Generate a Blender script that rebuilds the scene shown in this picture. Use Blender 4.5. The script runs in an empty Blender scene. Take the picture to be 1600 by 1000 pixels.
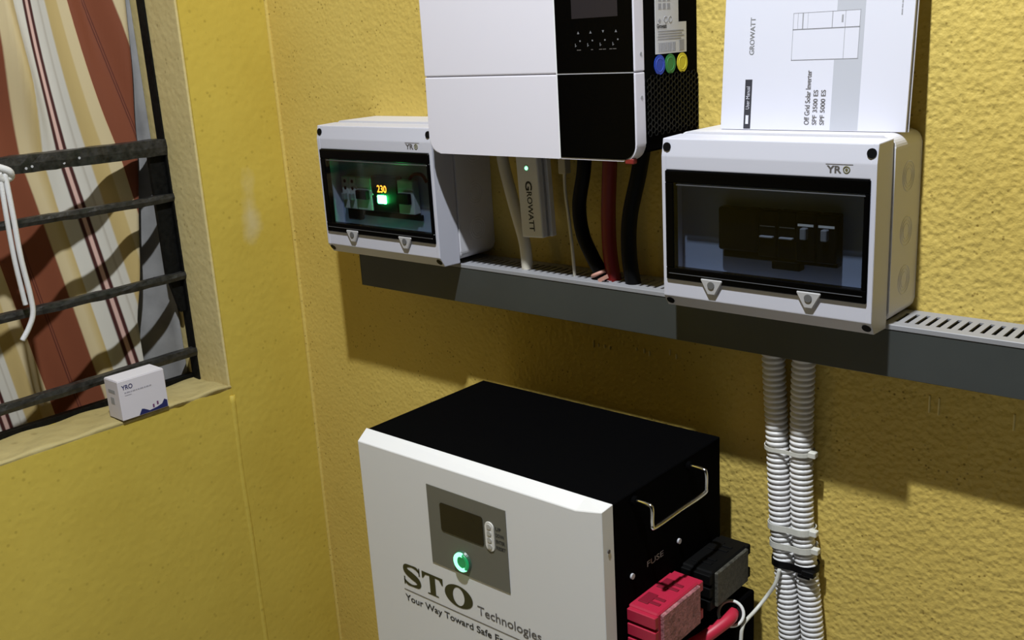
import bpy, bmesh, math, random
from mathutils import Vector, Matrix
random.seed(7)
scn = bpy.context.scene
COL = scn.collection
PI = math.pi

# ------------------------------------------------------------------ camera
cd = bpy.data.cameras.new('camera'); cam = bpy.data.objects.new('camera', cd); COL.objects.link(cam)
cd.sensor_fit = 'HORIZONTAL'; cd.sensor_width = 36.0; cd.lens = 35.841; cd.clip_start = 0.02
CAM = Vector((0.0, -1.15, 1.45))
M = Matrix(((0.7513321, -0.13719273, 0.64550618, CAM.x),
            (0.65736941, 0.2415792, -0.71379616, CAM.y),
            (-0.05801322, 0.96063398, 0.27169251, CAM.z),
            (0, 0, 0, 1)))
cam.matrix_world = M
scn.camera = cam

# ------------------------------------------------------------------ world, exposure
w = bpy.data.worlds.new('world'); scn.world = w; w.use_nodes = True
bg = w.node_tree.nodes['Background']
bg.inputs[0].default_value = (0.80, 0.86, 1.0, 1); bg.inputs[1].default_value = 0.008
vs = scn.view_settings
vs.view_transform = 'Standard'; vs.look = 'None'; vs.gamma = 1.0; vs.use_curve_mapping = False
vs.exposure = 0.0
LAMP = Vector((-0.46, -0.90, 2.82)); LAMP_POWER = 59.5; CEIL = 3.0

# ------------------------------------------------------------------ materials
MATS = {}
def mat(name, col, rough=0.5, metal=0.0, spec=0.5, emit=None, es=0.0, bump=None, var=None, coat=0.0):
    """bump=(scale, strength, distance); var=(scale, amount): fine relief and slight tonal variation"""
    if name in MATS: return MATS[name]
    m = bpy.data.materials.new(name); m.use_nodes = True
    nt = m.node_tree; b = nt.nodes['Principled BSDF']
    b.inputs['Base Color'].default_value = (*col, 1); b.inputs['Roughness'].default_value = rough
    b.inputs['Metallic'].default_value = metal; b.inputs['Specular IOR Level'].default_value = spec
    b.inputs['Coat Weight'].default_value = coat
    if emit:
        b.inputs['Emission Color'].default_value = (*emit, 1); b.inputs['Emission Strength'].default_value = es
    tc = None
    if bump or var:
        tc = nt.nodes.new('ShaderNodeTexCoord')
    if bump:
        n = nt.nodes.new('ShaderNodeTexNoise'); n.inputs['Scale'].default_value = bump[0]; n.inputs['Detail'].default_value = 3
        nt.links.new(tc.outputs['Object'], n.inputs['Vector'])
        bp = nt.nodes.new('ShaderNodeBump'); bp.inputs['Strength'].default_value = bump[1]; bp.inputs['Distance'].default_value = bump[2]
        nt.links.new(n.outputs['Fac'], bp.inputs['Height']); nt.links.new(bp.outputs['Normal'], b.inputs['Normal'])
    if var:
        n = nt.nodes.new('ShaderNodeTexNoise'); n.inputs['Scale'].default_value = var[0]; n.inputs['Detail'].default_value = 4
        nt.links.new(tc.outputs['Object'], n.inputs['Vector'])
        r = nt.nodes.new('ShaderNodeValToRGB')
        a = var[1]
        r.color_ramp.elements[0].position = 0.3; r.color_ramp.elements[1].position = 0.7
        r.color_ramp.elements[0].color = (*[c * (1 - a) for c in col], 1)
        r.color_ramp.elements[1].color = (*[min(1, c * (1 + a)) for c in col], 1)
        nt.links.new(n.outputs['Fac'], r.inputs['Fac']); nt.links.new(r.outputs['Color'], b.inputs['Base Color'])
    MATS[name] = m
    return m

def wall_mat(name, base, dark, pit_scale, bump_dist, speck=0.5, stain=None, grade=None):
    m = bpy.data.materials.new(name); m.use_nodes = True
    nt = m.node_tree; b = nt.nodes['Principled BSDF']; L = nt.links.new
    b.inputs['Roughness'].default_value = 0.55; b.inputs['Specular IOR Level'].default_value = 0.25
    tc = nt.nodes.new('ShaderNodeTexCoord')
    def noise(scale, detail=4, rough=0.55):
        n = nt.nodes.new('ShaderNodeTexNoise'); n.inputs['Scale'].default_value = scale
        n.inputs['Detail'].default_value = detail; n.inputs['Roughness'].default_value = rough
        L(tc.outputs['Object'], n.inputs['Vector']); return n
    def ramp(src, stops):
        r = nt.nodes.new('ShaderNodeValToRGB')
        e = r.color_ramp.elements
        e[0].position, e[0].color = stops[0][0], (*stops[0][1], 1)
        e[1].position, e[1].color = stops[-1][0], (*stops[-1][1], 1)
        for p, c in stops[1:-1]:
            k = e.new(p); k.color = (*c, 1)
        L(src, r.inputs['Fac']); return r
    # broad uneven paint
    big = noise(3.0, 5); col = ramp(big.outputs['Fac'], [(0.32, dark), (0.62, base)])
    # dark specks sitting in the pits
    vo = nt.nodes.new('ShaderNodeTexVoronoi'); vo.inputs['Scale'].default_value = pit_scale * 0.55
    vo.inputs['Randomness'].default_value = 1.0; L(tc.outputs['Object'], vo.inputs['Vector'])
    sp = ramp(vo.outputs['Distance'], [(0.10, (0.42, 0.38, 0.30)), (0.24, (1, 1, 1))])
    gate = ramp(noise(22, 3).outputs['Fac'], [(0.46, (0, 0, 0)), (0.60, (speck, speck, speck))])
    mx = nt.nodes.new('ShaderNodeMix'); mx.data_type = 'RGBA'; mx.blend_type = 'MULTIPLY'
    L(gate.outputs['Color'], mx.inputs['Factor']); L(col.outputs['Color'], mx.inputs[6]); L(sp.outputs['Color'], mx.inputs[7])
    out = mx.outputs[2]
    if stain:                                       # a pale rubbed patch with a shape of its own
        c, r, sc = stain
        mp = nt.nodes.new('ShaderNodeMapping'); L(tc.outputs['Object'], mp.inputs['Vector'])
        mp.vector_type = 'POINT'; mp.inputs['Location'].default_value = [-c[i] * r[i] for i in range(3)]
        mp.inputs['Scale'].default_value = r
        ln = nt.nodes.new('ShaderNodeVectorMath'); ln.operation = 'LENGTH'; L(mp.outputs['Vector'], ln.inputs[0])
        ad = nt.nodes.new('ShaderNodeMath'); ad.operation = 'ADD'; L(ln.outputs['Value'], ad.inputs[0])
        nn = noise(14, 4); L(nn.outputs['Fac'], ad.inputs[1])
        g = ramp(ad.outputs['Value'], [(0.55, (0.55,) * 3), (1.0, (0, 0, 0))])
        m2 = nt.nodes.new('ShaderNodeMix'); m2.data_type = 'RGBA'
        L(g.outputs['Color'], m2.inputs['Factor']); L(out, m2.inputs[6]); m2.inputs[7].default_value = (*sc, 1)
        out = m2.outputs[2]
    L(out, b.inputs['Base Color'])
    # relief: rolled plaster with lumps and pits
    n1 = noise(pit_scale, 2, 0.5); n2 = noise(pit_scale * 0.2, 2)
    v2 = nt.nodes.new('ShaderNodeTexVoronoi'); v2.feature = 'SMOOTH_F1'; v2.inputs['Scale'].default_value = pit_scale * 0.62
    v2.inputs['Smoothness'].default_value = 0.6; L(tc.outputs['Object'], v2.inputs['Vector'])
    def math2(op, x_, y_):
        k = nt.nodes.new('ShaderNodeMath'); k.operation = op
        for i, q in enumerate((x_, y_)):
            if isinstance(q, (int, float)): k.inputs[i].default_value = q
            else: L(q, k.inputs[i])
        return k.outputs[0]
    h = math2('ADD', math2('MULTIPLY', v2.outputs['Distance'], 1.1), math2('ADD', math2('MULTIPLY', n1.outputs['Fac'], 0.7), math2('MULTIPLY', n2.outputs['Fac'], 0.9)))
    bp = nt.nodes.new('ShaderNodeBump'); bp.inputs['Strength'].default_value = 1.0; bp.inputs['Distance'].default_value = bump_dist
    if grade:                                       # the plaster is rougher along the wall from x0 to x1
        sp_ = nt.nodes.new('ShaderNodeSeparateXYZ'); L(tc.outputs['Object'], sp_.inputs[0])
        mr = nt.nodes.new('ShaderNodeMapRange'); L(sp_.outputs['X'], mr.inputs['Value'])
        mr.inputs['From Min'].default_value = grade[0]; mr.inputs['From Max'].default_value = grade[1]
        mr.inputs['To Min'].default_value = grade[2]; mr.inputs['To Max'].default_value = 1.0
        h = math2('MULTIPLY', h, mr.outputs['Result'])
    L(h, bp.inputs['Height']); L(bp.outputs['Normal'], b.inputs['Normal'])
    return m

Y_BASE = (0.65, 0.485, 0.122); Y_DARK = (0.58, 0.42, 0.098)
m_wall = wall_mat('yellow_plaster', Y_BASE, Y_DARK, 225, 0.00135, 1.0, grade=(-1.5, -.5, .35))
m_wall_l = wall_mat('yellow_plaster_smooth', (0.59, 0.445, 0.075), (0.52, 0.38, 0.058), 120, 0.00045, 0.35,
                    stain=((-1.585, -0.09, 1.165), (8, 22, 7), (0.62, 0.55, 0.36)))
m_jamb = wall_mat('beige_plaster', (0.64, 0.53, 0.25), (0.57, 0.46, 0.20), 130, 0.0006, 0.5)
m_sill = wall_mat('sill_plaster', (0.47, 0.385, 0.17), (0.39, 0.305, 0.115), 60, 0.0022, 0.5)
m_ceil = mat('ceiling_boards', (0.22, 0.20, 0.17), 0.8, bump=(60, .3, .001))
m_floor = mat('grey_floor_tile', (0.50, 0.49, 0.47), 0.35, var=(5, .12))
m_white = mat('white_enamel', (0.745, 0.72, 0.79), 0.35, bump=(300, .05, .0003))
m_batt_white = mat('white_powder_coat', (0.72, 0.71, 0.70), 0.4, bump=(500, .06, .0003))
m_abs = mat('grey_white_abs', (0.56, 0.56, 0.63), 0.42, bump=(300, .08, .0003))
m_abs2 = mat('grey_white_abs_base', (0.64, 0.63, 0.66), 0.45, bump=(300, .08, .0003))
m_black = mat('black_powder_coat', (0.0015, 0.0015, 0.0017), 0.8, spec=0.02, bump=(600, .1, .0002))
m_blackgloss = mat('black_gloss', (0.001, 0.001, 0.0012), 0.22, spec=0.06)
m_blackpl = mat('black_plastic', (0.003, 0.003, 0.0035), 0.5, spec=0.12)
m_screen = mat('dark_screen', (0.020, 0.017, 0.021), 0.25, spec=0.3)
m_print = mat('pale_print', (0.45, 0.45, 0.47), 0.6)
m_darkprint = mat('dark_print', (0.02, 0.02, 0.022), 0.6)
m_midprint = mat('mid_grey_print', (0.32, 0.32, 0.34), 0.6)
m_steel = mat('painted_black_steel', (0.004, 0.004, 0.0035), 0.6, spec=0.15, bump=(160, .6, .001), var=(120, .6))
m_bar = mat('worn_black_bar', (0.020, 0.019, 0.017), 0.42, spec=0.5, bump=(120, .8, .0016), var=(90, .7))
m_duct = mat('light_grey_pvc', (0.28, 0.28, 0.295), 0.45)
m_lid = mat('slate_grey_pvc', (0.042, 0.047, 0.046), 0.42, var=(9, .1))
m_chrome = mat('chrome', (0.75, 0.75, 0.75), 0.18, metal=1.0)
m_red = mat('red_plastic', (0.42, 0.015, 0.045), 0.45)
m_redcable = mat('red_cable_sheath', (0.17, 0.004, 0.003), 0.45)
m_pinkred = mat('pink_red_sheath', (0.50, 0.02, 0.05), 0.45)
m_conduit = mat('white_conduit', (0.74, 0.73, 0.72), 0.4)
m_cream = mat('cream_cable', (0.62, 0.58, 0.48), 0.45)
m_nylon = mat('natural_nylon', (0.66, 0.65, 0.58), 0.4)
m_cord = mat('white_cord', (0.70, 0.69, 0.68), 0.7, bump=(700, .8, .001))
m_paper = mat('white_paper', (0.66, 0.66, 0.74), 0.6)
m_greyband = mat('grey_ink', (0.47, 0.48, 0.53), 0.6)
m_carton = mat('carton_white', (0.66, 0.62, 0.66), 0.55)
m_blue = mat('blue_ink', (0.015, 0.02, 0.11), 0.5)
m_panelgrey = mat('olive_grey_panel', (0.135, 0.13, 0.105), 0.5)
m_lcd = mat('off_lcd', (0.018, 0.015, 0.010), 0.25, spec=0.3)
m_olive = mat('dark_olive_ink', (0.030, 0.029, 0.005), 0.5)
m_textgrey = mat('grey_ink_text', (0.10, 0.09, 0.085), 0.6)
m_pill = mat('white_button_strip', (0.72, 0.70, 0.66), 0.4)
m_tray = mat('enclosure_tray', (0.36, 0.40, 0.50), 0.5)
m_breaker = mat('grey_breaker', (0.52, 0.54, 0.50), 0.45)
m_glow_green = mat('green_lamp', (0.02, 0.3, 0.1), 0.4, emit=(0.03, 1.0, 0.16), es=130)
m_ring_green = mat('green_ring', (0.02, 0.3, 0.1), 0.4, emit=(0.22, 1.0, 0.45), es=2.6)
m_ring_dim = mat('green_ring_dim', (0.01, 0.16, 0.06), 0.4, emit=(0.01, 0.5, 0.13), es=0.35)
m_led_green = mat('small_green_led', (0.02, 0.3, 0.1), 0.4, emit=(0.3, 1.0, 0.5), es=2.5)
m_orange = mat('orange_digit', (0.4, 0.1, 0.0), 0.4, emit=(1.0, 0.27, 0.02), es=9)
m_bulb = mat('lit_bulb', (1, 1, 1), 0.4, emit=(1.0, 0.98, 0.95), es=20)

def lens_mat():
    m = bpy.data.materials.new('smoked_lens'); m.use_nodes = True; nt = m.node_tree; nt.nodes.clear()
    o = nt.nodes.new('ShaderNodeOutputMaterial'); t = nt.nodes.new('ShaderNodeBsdfTransparent')
    t.inputs[0].default_value = (0.66, 0.69, 0.73, 1)
    g = nt.nodes.new('ShaderNodeBsdfGlossy'); g.inputs['Roughness'].default_value = 0.06
    f = nt.nodes.new('ShaderNodeFresnel'); f.inputs[0].default_value = 1.4
    mx = nt.nodes.new('ShaderNodeMixShader')
    ge = nt.nodes.new('ShaderNodeNewGeometry'); iv = nt.nodes.new('ShaderNodeMath'); iv.operation = 'SUBTRACT'; iv.inputs[0].default_value = 1.0
    nt.links.new(ge.outputs['Backfacing'], iv.inputs[1])
    ml = nt.nodes.new('ShaderNodeMath'); ml.operation = 'MULTIPLY'
    nt.links.new(f.outputs[0], ml.inputs[0]); nt.links.new(iv.outputs[0], ml.inputs[1])
    nt.links.new(ml.outputs[0], mx.inputs[0]); nt.links.new(t.outputs[0], mx.inputs[1]); nt.links.new(g.outputs[0], mx.inputs[2])
    nt.links.new(mx.outputs[0], o.inputs[0]); return m
m_lens = lens_mat()

def curtain_mat():
    m = bpy.data.materials.new('striped_cloth'); m.use_nodes = True; nt = m.node_tree; L = nt.links.new
    b = nt.nodes['Principled BSDF']; b.inputs['Roughness'].default_value = 0.6; b.inputs['Specular IOR Level'].default_value = 0.25
    b.inputs['Sheen Weight'].default_value = 0.15
    uv = nt.nodes.new('ShaderNodeUVMap'); uv.uv_map = 'stripe'
    sx = nt.nodes.new('ShaderNodeSeparateXYZ'); L(uv.outputs[0], sx.inputs[0])
    r = nt.nodes.new('ShaderNodeValToRGB'); cr = r.color_ramp; cr.interpolation = 'LINEAR'
    P = 0.27
    tan = (0.50, 0.37, 0.15); cream = (0.58, 0.47, 0.27); white = (0.60, 0.57, 0.50)
    mar = (0.055, 0.012, 0.010); pink = (0.62, 0.40, 0.34); brown = (0.20, 0.056, 0.024); dbr = (0.07, 0.014, 0.008); edge = (0.55, 0.34, 0.18)
    bands = [(0, edge), (.002, cream), (.026, cream), (.029, tan), (.054, tan), (.057, white), (.066, white), (.068, (.47, .43, .36)), (.072, white),
             (.084, white), (.0865, mar), (.0915, mar), (.0935, pink), (.0995, pink), (.1015, mar), (.107, mar), (.110, white), (.137, white),
             (.140, tan), (.158, cream), (.173, cream), (.176, brown), (.218, brown), (.2195, dbr), (.2215, (.23, .07, .035)), (.2235, dbr), (.2255, brown), (.268, brown)]
    e = cr.elements
    e[0].position, e[0].color = 0, (*bands[0][1], 1); e[1].position, e[1].color = bands[-1][0] / P, (*bands[-1][1], 1)
    for p, c in bands[1:-1]:
        k = e.new(p / P); k.color = (*c, 1)
    L(sx.outputs['X'], r.inputs['Fac']); 
    fr = nt.nodes.new('ShaderNodeMath'); fr.operation = 'FRACT'; L(sx.outputs['X'], fr.inputs[0]); L(fr.outputs[0], r.inputs['Fac'])
    L(r.outputs['Color'], b.inputs['Base Color'])
    return m
m_curtain = curtain_mat()
m_lining = mat('pale_grey_cloth', (0.25, 0.245, 0.24), 0.7, var=(18, .2))

# ------------------------------------------------------------------ mesh helpers
def add_box(bm, lo, hi, bev=0.0, seg=2):
    vs_ = [bm.verts.new((x, y, z)) for x in (lo[0], hi[0]) for y in (lo[1], hi[1]) for z in (lo[2], hi[2])]
    f = [(0, 1, 3, 2), (4, 6, 7, 5), (0, 4, 5, 1), (2, 3, 7, 6), (0, 2, 6, 4), (1, 5, 7, 3)]
    fs = [bm.faces.new([vs_[i] for i in q]) for q in f]
    if bev > 0:
        es = list({e for q in fs for e in q.edges})
        bmesh.ops.bevel(bm, geom=es, offset=bev, segments=seg, profile=0.6, affect='EDGES')
    return vs_
def box(lo, hi, bev=0.0, seg=2):
    bm = bmesh.new(); add_box(bm, lo, hi, bev, seg); return bm
def add_prism(bm, pts, axis, a, b, bev=0.0, seg=2):
    """polygon pts in the two other axes (cyclic order kept) extruded along axis from a to b"""
    def mk(p, v):
        if axis == 0: return (v, p[0], p[1])
        if axis == 1: return (p[0], v, p[1])
        return (p[0], p[1], v)
    A = [bm.verts.new(mk(p, a)) for p in pts]; B = [bm.verts.new(mk(p, b)) for p in pts]
    n = len(pts); fs = [bm.faces.new(A), bm.faces.new(B[::-1])]
    for i in range(n): fs.append(bm.faces.new((A[i], B[i], B[(i + 1) % n], A[(i + 1) % n])))
    if bev > 0:
        es = list({e for q in fs for e in q.edges})
        bmesh.ops.bevel(bm, geom=es, offset=bev, segments=seg, profile=0.6, affect='EDGES')
    bmesh.ops.recalc_face_normals(bm, faces=bm.faces)
def prism(pts, axis, a, b, bev=0.0, seg=2):
    bm = bmesh.new(); add_prism(bm, pts, axis, a, b, bev, seg); return bm
def rrect(x0, x1, z0, z1, r, corners=(1, 1, 1, 1), n=8):
    """rounded rectangle, corners: lower-left, lower-right, upper-right, upper-left"""
    out = []
    for k, (cx, cz, a0) in enumerate(((x0 + r, z0 + r, PI), (x1 - r, z0 + r, 1.5 * PI), (x1 - r, z1 - r, 0), (x0 + r, z1 - r, .5 * PI))):
        if corners[k]:
            for i in range(n + 1):
                a = a0 + i / n * PI / 2; out.append((cx + r * math.cos(a), cz + r * math.sin(a)))
        else:
            out.append(((x0, z0), (x1, z0), (x1, z1), (x0, z1))[k])
    return out
def smooth_path(pts, n=10):
    P = [Vector(p) for p in pts]; out = []
    Q = [P[0] * 2 - P[1]] + P + [P[-1] * 2 - P[-2]]
    for i in range(1, len(Q) - 2):
        for k in range(n):
            t = k / n; a, b, c, d = Q[i - 1], Q[i], Q[i + 1], Q[i + 2]
            out.append(0.5 * ((2 * b) + (c - a) * t + (2 * a - 5 * b + 4 * c - d) * t * t + (3 * b - a - 3 * c + d) * t ** 3))
    out.append(P[-1]); return out
def add_tube(bm, path, rad, seg=12, closed=False):
    """rad: number or function of index"""
    P = [Vector(p) for p in path]; n = len(P); rings = []
    up = Vector((0.31, 0.87, 0.37)).normalized(); prev = None
    for i in range(n):
        if closed: d = P[(i + 1) % n] - P[i - 1]
        else: d = P[min(i + 1, n - 1)] - P[max(i - 1, 0)]
        d.normalize()
        u = (prev - d * prev.dot(d)) if prev is not None else d.cross(up)
        u.normalize(); prev = u; v = d.cross(u)
        r = rad(i) if callable(rad) else rad
        rings.append([bm.verts.new(P[i] + (u * math.cos(2 * PI * k / seg) + v * math.sin(2 * PI * k / seg)) * r) for k in range(seg)])
    m = n if closed else n - 1
    for i in range(m):
        a, b = rings[i], rings[(i + 1) % n]
        for k in range(seg):
            f = bm.faces.new((a[k], a[(k + 1) % seg], b[(k + 1) % seg], b[k])); f.smooth = True
    if not closed:
        bm.faces.new(rings[0][::-1]); bm.faces.new(rings[-1])
def tube(path, rad, seg=12, closed=False):
    bm = bmesh.new(); add_tube(bm, path, rad, seg, closed); return bm
def add_disc(bm, c, nrm, r, h, seg=20, r2=None):
    """short cylinder from c along nrm by h"""
    c = Vector(c); nrm = Vector(nrm).normalized()
    u = nrm.orthogonal().normalized(); v = nrm.cross(u); r2 = r if r2 is None else r2
    A = [bm.verts.new(c + (u * math.cos(2 * PI * k / seg) + v * math.sin(2 * PI * k / seg)) * r) for k in range(seg)]
    B = [bm.verts.new(c + nrm * h + (u * math.cos(2 * PI * k / seg) + v * math.sin(2 * PI * k / seg)) * r2) for k in range(seg)]
    bm.faces.new(A[::-1]); bm.faces.new(B)
    for k in range(seg): bm.faces.new((A[k], A[(k + 1) % seg], B[(k + 1) % seg], B[k]))
def disc(c, nrm, r, h, seg=20, r2=None):
    bm = bmesh.new(); add_disc(bm, c, nrm, r, h, seg, r2); return bm
def ring_path(c, nrm, r, n=28, a0=0.0, a1=2 * PI, u=None):
    c = Vector(c); nrm = Vector(nrm).normalized()
    u = Vector(u) if u else nrm.orthogonal().normalized(); v = nrm.cross(u)
    full = abs(a1 - a0 - 2 * PI) < 1e-6
    N = n if full else n + 1
    return [c + (u * math.cos(a0 + (a1 - a0) * i / n) + v * math.sin(a0 + (a1 - a0) * i / n)) * r for i in range(N)]
def lettering(bm, s, org, right, up, width=None, height=None, depth=0.0003, bold=0.0, space=1.0):
    """adds text to bm: lower left of its box at org, along right/up, fitted to width and/or height"""
    cu = bpy.data.curves.new('tmp_text', 'FONT'); cu.body = s; cu.size = 1.0; cu.offset = bold; cu.resolution_u = 3
    cu.space_character = space
    ob = bpy.data.objects.new('tmp_text', cu); COL.objects.link(ob)
    dg = bpy.context.evaluated_depsgraph_get(); dg.update()
    me = bpy.data.meshes.new_from_object(ob.evaluated_get(dg))
    bpy.data.objects.remove(ob); bpy.data.curves.remove(cu)
    xs = [v.co.x for v in me.vertices]; ys = [v.co.y for v in me.vertices]
    x0, x1, y0, y1 = min(xs), max(xs), min(ys), max(ys)
    sx = width / (x1 - x0) if width else height / (y1 - y0)
    sy = height / (y1 - y0) if height else sx
    right = Vector(right).normalized(); up = Vector(up).normalized(); n = right.cross(up); org = Vector(org)
    base = len(bm.verts)
    tb = bmesh.new(); tb.from_mesh(me); bpy.data.meshes.remove(me)
    for v in tb.verts:
        v.co = org + right * ((v.co.x - x0) * sx) + up * ((v.co.y - y0) * sy) + n * depth
    tmp = bpy.data.meshes.new('tmp'); tb.to_mesh(tmp); tb.free(); bm.from_mesh(tmp); bpy.data.meshes.remove(tmp)

class Thing:
    def __init__(s, name, label, cat, org, group=None):
        s.o = Vector(org); e = bpy.data.objects.new(name, None); COL.objects.link(e)
        e.empty_display_size = 0.05; e.location = s.o
        e['label'] = label; e['category'] = cat
        if group: e['group'] = group
        s.e = e
    def part(s, name, bm, m, parent=None, smooth=False, label=None):
        o = mesh_obj(name, bm, m, s.o, smooth); o.location = (0, 0, 0)
        o.parent = parent or s.e
        if label: o['label'] = label
        return o
def mesh_obj(name, bm, m, org=(0, 0, 0), smooth=False):
    org = Vector(org)
    me = bpy.data.meshes.new(name)
    for v in bm.verts: v.co -= org
    bm.to_mesh(me); bm.free(); me.materials.append(m)
    if smooth:
        for p in me.polygons: p.use_smooth = True
    o = bpy.data.objects.new(name, me); COL.objects.link(o); o.location = org
    return o
def single(name, bm, m, label, cat, org, group=None, smooth=False):
    o = mesh_obj(name, bm, m, org, smooth); o['label'] = label; o['category'] = cat
    if group: o['group'] = group
    return o
def struct(name, bm, m, label=None):
    o = mesh_obj(name, bm, m); o['kind'] = 'structure'
    if label: o['label'] = label
    return o
def child(parent, name, bm, m, smooth=False):
    o = mesh_obj(name, bm, m, parent.location, smooth); o.location = (0, 0, 0); o.parent = parent
    return o

XL = -1.585                                  # left wall face
YJ = -0.178                                  # window jamb nearest the corner
WX = -1.685                                  # plane of the window bars
SILL = 0.854; WTOP = 2.06; WY0 = -1.30       # opening

# ------------------------------------------------------------------ the room
wb = struct('wall_back', box((XL - 0.2, 0, 0), (1.9, 0.15, CEIL)), m_wall, 'yellow rough plastered wall behind the equipment')
fl = struct('floor', box((XL, -3.6, -0.1), (1.9, 0, 0)), m_floor)
ce = struct('ceiling', box((XL, -3.6, CEIL), (1.9, 0, CEIL + .1)), m_ceil)
bm = bmesh.new()
add_box(bm, (XL - 0.24, YJ, 0), (XL, 0, CEIL))                         # pier beside the corner
add_box(bm, (WX - .030, WY0, 0), (XL - 0.002, YJ, SILL - 0.006))        # below the sill
add_box(bm, (XL - 0.24, WY0, WTOP), (XL, YJ, CEIL))
add_box(bm, (XL - 0.24, -3.6, 0), (XL, WY0, CEIL))
wl = struct('wall_left', bm, m_wall_l, 'yellow plastered side wall holding the window')
# soft plaster beads at the corner and at the pier edge
def bead(x0, y0, r, z0, z1, seed, wob):
    rr = random.Random(seed); n = 60
    ph = [rr.uniform(0, 6) for _ in range(4)]
    return tube([(x0 + wob * math.sin(i * .31 + ph[0]), y0 + wob * math.sin(i * .23 + ph[1]), z0 + (z1 - z0) * i / n) for i in range(n + 1)], r, 8)
child(wb, 'corner_bead', bead(XL + 0.001, -0.001, 0.0045, 0.0, CEIL, 3, 0.0008), m_wall)
child(wl, 'pier_edge', bead(XL - 0.004, YJ - 0.001, 0.006, 0.0, SILL - 0.02, 4, 0.001), m_wall_l)
# jamb lining and lumpy sill
child(wl, 'jamb', box((WX - 0.13, YJ - 0.004, SILL - 0.02), (XL - 0.003, YJ + 0.001, WTOP), 0.002), m_jamb)
def sill_mesh():
    bm = bmesh.new(); nx, ny = 12, 120; rr = random.Random(5); rows = []
    lump = [(rr.uniform(WY0, YJ), rr.uniform(.01, .035), rr.uniform(-.0025, .0022)) for _ in range(46)]
    lump += [(YJ - .03, .02, .006), (YJ - .07, .018, -.006), (YJ - .11, .015, .004)]
    for j in range(ny + 1):
        y = WY0 + (YJ - WY0) * j / ny
        fr = sum(a * math.exp(-((y - c) / s_) ** 2) for c, s_, a in lump)
        row = []
        for i in range(nx + 1):
            t = i / nx
            if t <= .75:
                k = t / .75; x = WX - 0.028 + (XL + fr * .8 - (WX - 0.028)) * k
                z = SILL - 0.005 * (1 - k) + fr * .35 * k + 0.0016 * math.sin(y * 60 + k * 9)
            else:
                k = (t - .75) / .25; x = XL + fr * .8 * (1 - k) - .003 * k; z = SILL + fr * .35 - .002 * math.sin(k * PI / 2) - .0075 * k
            row.append(bm.verts.new((x, y, z)))
        rows.append(row)
    for j in range(ny):
        for i in range(nx):
            f = bm.faces.new((rows[j][i], rows[j][i + 1], rows[j + 1][i + 1], rows[j + 1][i])); f.smooth = True
    bmesh.ops.recalc_face_normals(bm, faces=bm.faces)
    bmesh.ops.solidify(bm, geom=bm.faces[:], thickness=0.005)
    return bm
child(wl, 'sill', sill_mesh(), m_sill)
# little flecks and runs of plaster on the back wall under the duct
m_fleck = mat('pale_plaster_fleck', (0.80, 0.66, 0.26), 0.5)
for (x, z, h) in [(-.8794, .999, .012), (-.8705, .998, .006), (-.8595, .998, .006), (-.8500, .997, .005), (-.8027, 1.003, .005), (-.7896, 1.0025, .008), (-.7809, 1.000, .008),
                  (-.7467, 1.0075, .009), (-.7363, 1.003, .008), (-.3899, 1.003, .022), (-.3790, 1.002, .022), (-.297, 1.0, .02)]:
    child(wb, 'plaster_fleck', box((x - .0011, -.0022, z - h / 2), (x + .0011, .001, z + h / 2), .0008, 1), m_fleck)

# ------------------------------------------------------------------ window: steel frame and bars
bm = bmesh.new()
add_box(bm, (WX - .018, YJ - .0075, SILL - .005), (WX + .004, YJ - .003, WTOP))
add_box(bm, (WX - .018, WY0, WTOP - .02), (WX + .004, YJ - .003, WTOP))
add_box(bm, (WX - .030, WY0, SILL - .012), (WX - .016, YJ - .003, SILL + .004))
add_box(bm, (WX - .018, WY0, SILL - .005), (WX + .004, WY0 + .02, WTOP))
win = struct('window_1', bm, m_steel, 'black steel window frame with burglar bars')
def bar_mesh(z, h, seed):
    rr = random.Random(seed); bm = bmesh.new(); n = 60; rings = []
    for i in range(n + 1):
        y = WY0 + (YJ - .004 - WY0) * i / n; j = lambda: rr.uniform(-.0008, .0008)
        zc = z + .0012 * math.sin(y * 9 + seed)
        rings.append([bm.verts.new((WX + dx + j(), y, zc + dz + j())) for dx, dz in ((.007 - h, -h / 2), (.006, -h / 2), (.008, 0), (.006, h / 2), (.007 - h, h / 2))])
    for i in range(n):
        for k in range(5): bm.faces.new((rings[i][k], rings[i][(k + 1) % 5], rings[i + 1][(k + 1) % 5], rings[i + 1][k]))
    bm.faces.new(rings[0]); bm.faces.new(rings[-1][::-1])
    bmesh.ops.recalc_face_normals(bm, faces=bm.faces)
    return bm
for k, (z, h) in enumerate([(1.290, .028), (1.1985, .014), (1.0525, .0145), (.905, .0155), (1.73, .0145), (1.86, .0145), (1.99, .0145)]):
    child(win, 'window_bar', bar_mesh(z, h, k), m_bar)
child(win, 'shade_plate', prism([(-.214, 1.285), (-.186, 1.285), (-.186, .985), (-.197, .985), (-.214, 1.06)], 0, WX - .012, WX - .004), m_steel)  # black plate added in place of the shade beside the frame
# paint-worn rivets on the thick bar
for y in (-.435, -.425, -.405, -.395, -.372, -.345):
    child(win, 'rivet', disc((WX + .0065, y, 1.288 + .004 * math.sin(y * 90)), (1, 0, 0), .0022, .0012, 8), m_print)

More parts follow.
